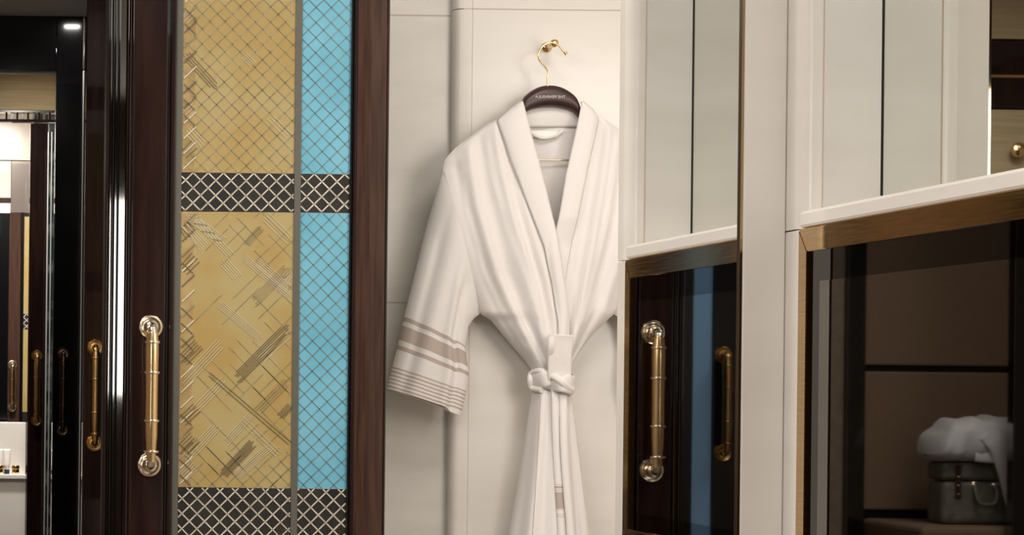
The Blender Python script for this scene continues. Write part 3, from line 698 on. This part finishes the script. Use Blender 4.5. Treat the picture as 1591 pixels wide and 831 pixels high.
sweep('trouser_bar', [RP(728, 243, DH - 0.004), RP(740, 247.5, DH - 0.004), RP(855, 248, DH - 0.004), RP(972, 248.5, DH - 0.004), RP(984, 244, DH - 0.004)], 0.0022, 0.0022, M['brass'], hg, 8, 10, loc=(0, 0, 0))
# lettering, reversed as in the photograph
fc = bpy.data.curves.new('lettering', 'FONT'); fc.body = 'THE PENINSULA'; fc.size = 1.0; fc.align_x = 'CENTER'; fc.align_y = 'CENTER'; fc.extrude = 0.02
fo = bpy.data.objects.new('lettering_source', fc); COL.objects.link(fo)
bpy.context.view_layer.update()
tm = bpy.data.meshes.new_from_object(fo.evaluated_get(bpy.context.evaluated_depsgraph_get()))
bpy.data.objects.remove(fo); bpy.data.curves.remove(fc)
xsv = [q.co.x for q in tm.vertices]; wd = max(xsv) - min(xsv); zc_ = RP(854, 151, DH + 0.0118)
kx = (47 / SR) / wd; ky = 0.0095
for q in tm.vertices: q.co = Vector((-q.co.x * kx, -q.co.z * 0.01, q.co.y * ky))
tm.flip_normals()
lt = link('lettering', tm, M['print'], hg, loc=(zc_.x, zc_.y, zc_.z)); tag(lt, 'small pale mirrored lettering')

# ------------------------------------------------------------------ bathrobe
rb = empty('bathrobe', RP(860, 1090)); tag(rb, 'white cotton bathrobe with taupe striped cuffs, belted and hung on the hanger', 'bathrobe')
XLT = [(157, 810), (172, 790), (187, 769), (210, 736), (230, 709), (248, 692), (265, 687), (487, 750), (496, 767), (521, 787), (545, 808), (560, 821), (575, 831), (592, 834), (620, 830), (700, 818), (760, 808), (831, 795), (950, 776), (1090, 758)]
XRT = [(157, 902), (172, 921), (187, 941), (210, 974), (230, 1001), (248, 1018), (265, 1023), (487, 960), (496, 950), (521, 924), (545, 906), (560, 897), (575, 891), (592, 890), (620, 893), (700, 903), (760, 911), (831, 922), (950, 938), (1090, 955)]
HT = [(157, 0.046), (200, 0.058), (280, 0.068), (400, 0.076), (520, 0.070), (575, 0.058), (600, 0.058), (680, 0.072), (831, 0.088), (1090, 0.105)]
FOLDS = [  # (path of (y, x), amplitude m, width px)
    ([(200, 745), (290, 752), (420, 786), (500, 815), (565, 843)], -0.010, 9), ([(215, 722), (320, 735), (430, 768), (510, 806), (565, 838)], 0.010, 9),
    ([(195, 765), (330, 790), (450, 824), (560, 850)], 0.010, 9), ([(215, 775), (330, 803), (450, 835), (560, 855)], -0.009, 7),
    ([(260, 710), (380, 735), (470, 772), (530, 803)], -0.008, 10), ([(300, 800), (420, 838), (500, 858), (570, 864)], 0.006, 6),
    ([(185, 945), (330, 922), (470, 897), (560, 880)], 0.011, 9), ([(185, 930), (330, 905), (480, 885), (560, 874)], -0.009, 7),
    ([(220, 970), (350, 950), (470, 918), (560, 886)], -0.010, 10), ([(220, 955), (350, 936), (470, 908), (560, 882)], 0.008, 8), ([(240, 995), (380, 965), (480, 935)], 0.010, 10),
    ([(190, 772), (260, 776), (340, 800), (420, 826)], -0.004, 3.5), ([(192, 762), (260, 764), (340, 782), (430, 815), (520, 842)], -0.005, 4), ([(205, 748), (300, 768), (400, 800), (500, 834)], 0.004, 4),
    ([(215, 733), (300, 745), (380, 765), (450, 790)], -0.004, 4), ([(235, 712), (330, 722), (420, 748), (480, 776), (540, 812)], 0.006, 5), ([(190, 936), (280, 922), (380, 905), (480, 888)], -0.005, 4),
    ([(200, 952), (300, 938), (400, 920), (500, 895)], -0.005, 4), ([(230, 985), (330, 962), (420, 938), (500, 908)], 0.006, 5), ([(400, 845), (480, 858), (540, 862)], -0.006, 4), ([(470, 800), (530, 830), (572, 850)], -0.007, 5), ([(480, 925), (540, 898), (572, 880)], -0.006, 5),
    ([(600, 858), (700, 852), (831, 846), (1090, 835)], 0.005, 4), ([(640, 834), (760, 822), (900, 806)], 0.005, 5), ([(640, 890), (760, 898), (900, 912)], -0.005, 4),
    ([(590, 842), (680, 834), (831, 816), (1090, 790)], 0.012, 10), ([(590, 850), (680, 846), (831, 838), (1090, 822)], -0.010, 8),
    ([(590, 878), (680, 884), (831, 893), (1090, 910)], -0.011, 7), ([(590, 884), (680, 894), (831, 906), (1090, 930)], 0.010, 8), ([(600, 866), (831, 876), (1090, 880)], 0.008, 7), ([(650, 824), (831, 803), (1090, 772)], -0.008, 9)]
def folds(x, y):
    d = 0.0
    for path, amp, w in FOLDS:
        if path[0][0] - 40 < y < path[-1][0] + 40:
            fx = lerp_tab(path, y)
            fade = min(1, max(0, (y - path[0][0] + 40) / 60)) * min(1, max(0, (path[-1][0] + 40 - y) / 40))
            d += amp * fade * math.exp(-((x - fx) / w) ** 2)
    return d
def edge_depth(u): return 0.034 * (1 - u) ** 1.5 + 0.044 * max(0.0, math.sin(math.pi * u)) ** 0.7
def DB(x, y):
    xl, xr = lerp_tab(XLT, y), lerp_tab(XRT, y); c, hw = (xl + xr) / 2, (xr - xl) / 2
    t = max(-1, min(1, (x - c) / hw)); H = lerp_tab(HT, y)
    seam = 265 < y < 487
    e = edge_depth((y - 265) / 222) if seam else (0.034 if y <= 265 else 0.0)
    k = math.sin(math.pi * (y - 265) / 222) if seam else 0.0
    p = 0.5 + 0.7 * k
    w = (1 - t * t) ** p if abs(t) < 1 else 0.0
    fw = min(1.0, (1 - abs(t)) * 6)
    return e + (H - e) * w + folds(x, y) * fw
def grid(name, rows, ncol, fx, fd, parent, mat, thick=0.003, flip=False, stripe=None):
    """sheet: for each row y, x from fx(y)[0] to fx(y)[1]"""
    v, f, sv = [], [], []
    for y in rows:
        a, b = fx(y)
        for k in range(ncol + 1):
            t = 0.5 - 0.5 * math.cos(math.pi * k / ncol); x = a + (b - a) * t
            v.append(RP(x, y, fd(x, y))); sv.append(0.0)
    n = ncol + 1
    for i in range(len(rows) - 1):
        for k in range(ncol): f.append((i * n + k, (i + 1) * n + k, (i + 1) * n + k + 1, i * n + k + 1))
    me = from_py(name, v, f)
    return finish(name, me, parent, mat, thick)
def finish(name, me, parent, mat, thick, stripes=None):
    at = me.attributes.new('stripe', 'FLOAT', 'POINT')
    if stripes is not None: at.data.foreach_set('value', stripes)
    o = link(name, me, mat, parent, True, loc=(0, 0, 0))
    sm = o.modifiers.new('cloth_thickness', 'SOLIDIFY'); sm.thickness = thick; sm.offset = -1
    return o
def rng(a, b, st):
    n = max(1, int(round((b - a) / st))); return [a + (b - a) * i / n for i in range(n + 1)]
# lapel edges
LIN = [(157, 811), (185, 816), (212, 822), (293, 842), (364, 858), (404, 864), (460, 873), (500, 880), (540, 879), (580, 872)]
LOUT = [(157, 808), (170, 790), (187, 770), (253, 789), (328, 817), (384, 838), (440, 851), (500, 860), (580, 862)]
RIN = [(157, 902), (185, 895), (212, 888), (273, 873), (330, 863), (364, 856), (404, 850), (500, 846), (580, 850)]
ROUT = [(157, 905), (170, 921), (187, 929), (263, 908), (354, 888), (419, 876), (500, 866), (580, 864)]
rows_u = rng(158, 585, 4)
grid('front_panel', rows_u, 46, lambda y: (lerp_tab(XLT, y), max(lerp_tab(XLT, y) + 1, lerp_tab(LIN, y) - 3)), lambda x, y: DB(x, y), rb, M['robe'])
grid('front_panel', rows_u, 46, lambda y: (min(lerp_tab(XRT, y) - 1, lerp_tab(RIN, y) + 3), lerp_tab(XRT, y)), lambda x, y: DB(x, y) - 0.010 * (1 if y > 330 else 0.5) * max(0, min(1, (900 - x) / 20)), rb, M['robe'])
def lap(tin, tout, side, name):
    v, f = [], []; rows = rng(158, 578, 4); n = 12
    for y in rows:
        a, b = lerp_tab(tout, y), lerp_tab(tin, y)
        for k in range(n + 1):
            t = k / n; x = a + (b - a) * t
            lift = 0.0045 + 0.0075 * math.sin(math.pi * min(1, max(0, t * 0.9 + 0.05))) ** 0.6
            if side > 0 and y > 340: lift -= 0.014 * min(1, (y - 340) / 40)
            v.append(RP(x, y, DB(x, y) + lift))
    m = n + 1
    for i in range(len(rows) - 1):
        for k in range(n):
            q = (i * m + k, (i + 1) * m + k, (i + 1) * m + k + 1, i * m + k + 1)
            f.append(q if side < 0 else q[::-1])
    return finish(name, from_py(name, v, f), rb, M['robe'], 0.006)
lap(LIN, LOUT, -1, 'lapel'); lap(RIN, ROUT, 1, 'lapel')
# skirt, in front
grid('skirt_panel', rng(580, 1090, 6), 60, lambda y: (lerp_tab(XLT, y), lerp_tab(XRT, y)), lambda x, y: DB(x, y), rb, M['robe'])
# overlapping skirt edge
grid('skirt_overlap', rng(600, 1085, 8), 14, lambda y: (lerp_tab([(600, 838), (1085, 800)], y), lerp_tab([(600, 880), (700, 883), (831, 889), (1085, 905)], y)), lambda x, y: DB(x, y) + 0.005, rb, M['robe'])
# back, seen inside the neck
def back_d(x, y):
    xl, xr = lerp_tab(XLT, y), lerp_tab(XRT, y); t = abs(2 * (x - xl) / (xr - xl) - 1)
    lift = 0.030 * t ** 6 * (1.0 if y < 265 else max(0, 1 - (y - 265) / 120))
    return 0.004 + lift + (0.003 * math.sin((x - 855) / 14.0) if 180 < y < 400 else 0)
def fb(y):
    if y < 190: return (812, 903)
    return (lerp_tab(XLT, y), lerp_tab(XRT, y))
grid('back_panel', rng(176, 1090, 8), 40, fb, back_d, rb, M['robe'])
grid('back_neckband', rng(164, 196, 4), 20, lambda y: (811, 904), lambda x, y: 0.010 + 0.004 * math.cos((y - 180) / 11), rb, M['robe'], 0.004)
nl = box('neck_label', RP(833, 0).x, RP(872, 0).x, YR - 0.017, YR - 0.0155, RP(855, 212).z, RP(855, 202).z, M['white_ceramic'], rb, 0.0004)
tag(nl, 'small white neck label')
sweep('hanging_loop', [RP(826, 201, 0.014), RP(834, 209, 0.019), RP(848, 213, 0.021), (RP(866, 209, 0.019)), RP(878, 201, 0.014)], 0.0035, 0.0012, M['robe'], rb, 6, 8, loc=(0, 0, 0))
# sleeves
def sleeve(side):
    C0 = [(0, 687, 265), (0.25, 668, 345), (0.5, 632, 492), (0.75, 620, 545), (1.0, 605, 603)]
    C1 = [(0, 750, 487), (0.12, 741, 494), (0.25, 732, 508), (0.5, 727, 540), (0.7, 733, 583), (0.85, 728, 612), (1.0, 720, 646)]
    c0 = lambda q: (lerp_tab([(a, b) for a, b, c in C0], q), lerp_tab([(a, c) for a, b, c in C0], q))
    c1 = lambda q: (lerp_tab([(a, b) for a, b, c in C1], q), lerp_tab([(a, c) for a, b, c in C1], q))
    NV, NU = 84, 36; v, f, st = [], [], []
    def pt(u, w, back):
        (ax, ay), (bx_, by) = c0(w), c1(w)
        x, y = ax + (bx_ - ax) * u, ay + (by - ay) * u
        k = min(1.0, w * 3.2); k = k * k * (3 - 2 * k)
        ell = 0.052 * (max(0.0, 1 - (2 * u - 1) ** 2)) ** 0.5
        d = edge_depth(u) * (1 - k) + ell * k
        fo = 0.0
        env = min(1, u * 7, (1 - u) * 7) * min(1, w * 4)
        fo += 0.010 * math.exp(-((u - 0.70 + 0.10 * (1 - w)) / 0.06) ** 2) - 0.013 * math.exp(-((u - 0.83 + 0.12 * (1 - w)) / 0.05) ** 2)
        fo += 0.007 * math.exp(-((u - 0.30 - 0.15 * (1 - w)) / 0.10) ** 2) - 0.006 * math.exp(-((u - 0.18 - 0.05 * (1 - w)) / 0.06) ** 2)
        if back: d = -0.30 * ell * k + 0.002 + 0.032 * (1 - k) * (1 - u) ** 1.5
        else: d += fo * env
        # hem hang: cloth edge steps where the fold tucks in
        if w > 0.4: y += 5.0 * (w - 0.4) / 0.6 * (1 / (1 + math.exp(-(u - 0.80) * 60)) - u * 0.9) * (1 if not back else 0.3)
        if side > 0: x = 1710 - x
        stripe = (603 - ay) + (6.0 / (1 + math.exp(-(u - 0.80) * 80)) if True else 0) * -1.0
        return RP(x, y, d), min(1.0, max(0.0, stripe) / 130.0)
    for back in (0, 1):
        for i in range(NV + 1):
            w = i / NV
            for k in range(NU + 1):
                u = 0.5 - 0.5 * math.cos(math.pi * k / NU)
                p, s = pt(u, w, back); v.append(p); st.append(s)
    n = NU + 1; base = (NV + 1) * n
    for i in range(NV):
        for k in range(NU):
            q = (i * n + k, (i + 1) * n + k, (i + 1) * n + k + 1, i * n + k + 1)
            f.append(q if side < 0 else q[::-1]); q2 = tuple(base + a for a in q); f.append(q2[::-1] if side < 0 else q2)
    me = from_py('sleeve', v, f)
    bm = bmesh.new(); bm.from_mesh(me)
    lay = bm.verts.layers.float.new('stripe'); bm.verts.ensure_lookup_table()
    for q, s in zip(bm.verts, st): q[lay] = s
    bmesh.ops.remove_doubles(bm, verts=bm.verts, dist=0.0004); bm.to_mesh(me); bm.free()
    o = link('sleeve', me, M['robe'], rb, True, loc=(0, 0, 0))
    return o
sleeve(-1); sleeve(1)
# belt
bl = empty('belt', RP(860, 592)); bl.parent = rb; bl.location = RP(860, 592) - rb.location
def BP(px, py, d): return RP(px, py, DB(px, py) + d) 
def belt_piece(name, pts, ra, rb_, power=0.6, n=6, taper=None, mat=None):
    return sweep(name, pts, ra / SR, rb_, mat or M['robe'], bl, n, 16, up=(0, -1, 0), loc=(0, 0, 0), power=power, taper=taper)
# band round the waist
v, f = [], []; NB = 64; prof = [(-13, 0.0), (-13.5, 0.004), (-8, 0.007), (0, 0.0065), (8, 0.0075), (13.5, 0.004), (13, 0.0)]
cxb, hwb = 862, 29.5
for i in range(NB):
    a = 2 * math.pi * i / NB
    for dy, th in prof:
        x = cxb + (hwb + th * 250) * math.cos(a); d = 0.030 + (0.034 + th) * math.sin(a)
        v.append(RP(x, 594 + dy + 3 * math.sin(2 * a) , d))
npf = len(prof)
for i in range(NB):
    for k in range(npf - 1): f.append((i * npf + k, ((i + 1) % NB) * npf + k, ((i + 1) % NB) * npf + k + 1, i * npf + k + 1))
me = from_py('waist_band', v, f); bm = bmesh.new(); bm.from_mesh(me); bmesh.ops.recalc_face_normals(bm, faces=bm.faces); bm.to_mesh(me); bm.free()
me.attributes.new('stripe', 'FLOAT', 'POINT')
link('waist_band', me, M['robe'], bl, True, loc=(0, 0, 0))
belt_piece('knot_loop', [BP(846, 579, 0.010), BP(836, 576, 0.018), BP(827, 580, 0.028), BP(824.5, 591, 0.030), BP(828, 602, 0.026), BP(838, 606, 0.014)], 4.5, 0.006, 0.85)
belt_piece('knot_wrap', [BP(829, 592, 0.014), BP(840, 590, 0.020), BP(852, 589, 0.023), BP(863, 592, 0.024), BP(874, 598, 0.018)], 15.0, 0.008, 0.7, taper=lambda t: 1.0 - 0.5 * min(1, t * 1.5))
belt_piece('knot_wrap', [BP(851, 600, 0.016), BP(860, 598, 0.027), BP(870, 597, 0.029), BP(881, 597, 0.025), BP(891, 596, 0.008)], 16.5, 0.008, 0.7, taper=lambda t: 0.50 + 0.5 * min(1, t * 1.4))
belt_piece('knot_fold', [BP(838, 580, 0.020), BP(850, 583, 0.029), BP(861, 591, 0.033), BP(871, 601, 0.033), BP(884, 606, 0.026)], 5.5, 0.006, 0.9)
belt_piece('belt_tab', [BP(863, 588, 0.010), BP(862, 570, 0.018), BP(861.5, 548, 0.024), BP(862, 530, 0.026), BP(862.5, 521, 0.028)], 18.5, 0.005, 0.45)
belt_piece('belt_fold', [BP(847, 561, 0.022), BP(846, 540, 0.029), BP(847, 523, 0.031)], 5.0, 0.005, 0.8)
def tail(pts, w, stripes):
    C = catmull(pts, 24); v, f, st = [], [], []
    sec = [(-1, 0.0), (-0.92, 0.004), (0, 0.0052), (0.92, 0.004), (1, 0.0)]
    for c in C:
        for k, (a, d) in enumerate(sec):
            v.append(RP(c.x + a * w, c.y, DB(c.x, c.y) + 0.006 + d))
            y = c.y; q = 0.0
            if stripes and (752 < y < 757 or 762 < y < 790 or 796 < y < 801): q = 64 / 130.0
            st.append(q)
    n = len(sec)
    for i in range(len(C) - 1):
        for k in range(n - 1): f.append((i * n + k, (i + 1) * n + k, (i + 1) * n + k + 1, i * n + k + 1))
    me = from_py('belt_tail', v, f); at = me.attributes.new('stripe', 'FLOAT', 'POINT'); at.data.foreach_set('value', st)
    o = link('belt_tail', me, M['robe'], bl, True, loc=(0, 0, 0))
    sm = o.modifiers.new('cloth_thickness', 'SOLIDIFY'); sm.thickness = 0.004; sm.offset = -1
tail([Vector((857, 600, 0)), Vector((857, 680, 0)), Vector((860, 760, 0)), Vector((863, 831, 0)), Vector((866, 985, 0))], 6.0, True)
tail([Vector((869, 606, 0)), Vector((868, 690, 0)), Vector((872, 770, 0)), Vector((876, 831, 0)), Vector((882, 1000, 0))], 6.0, False)
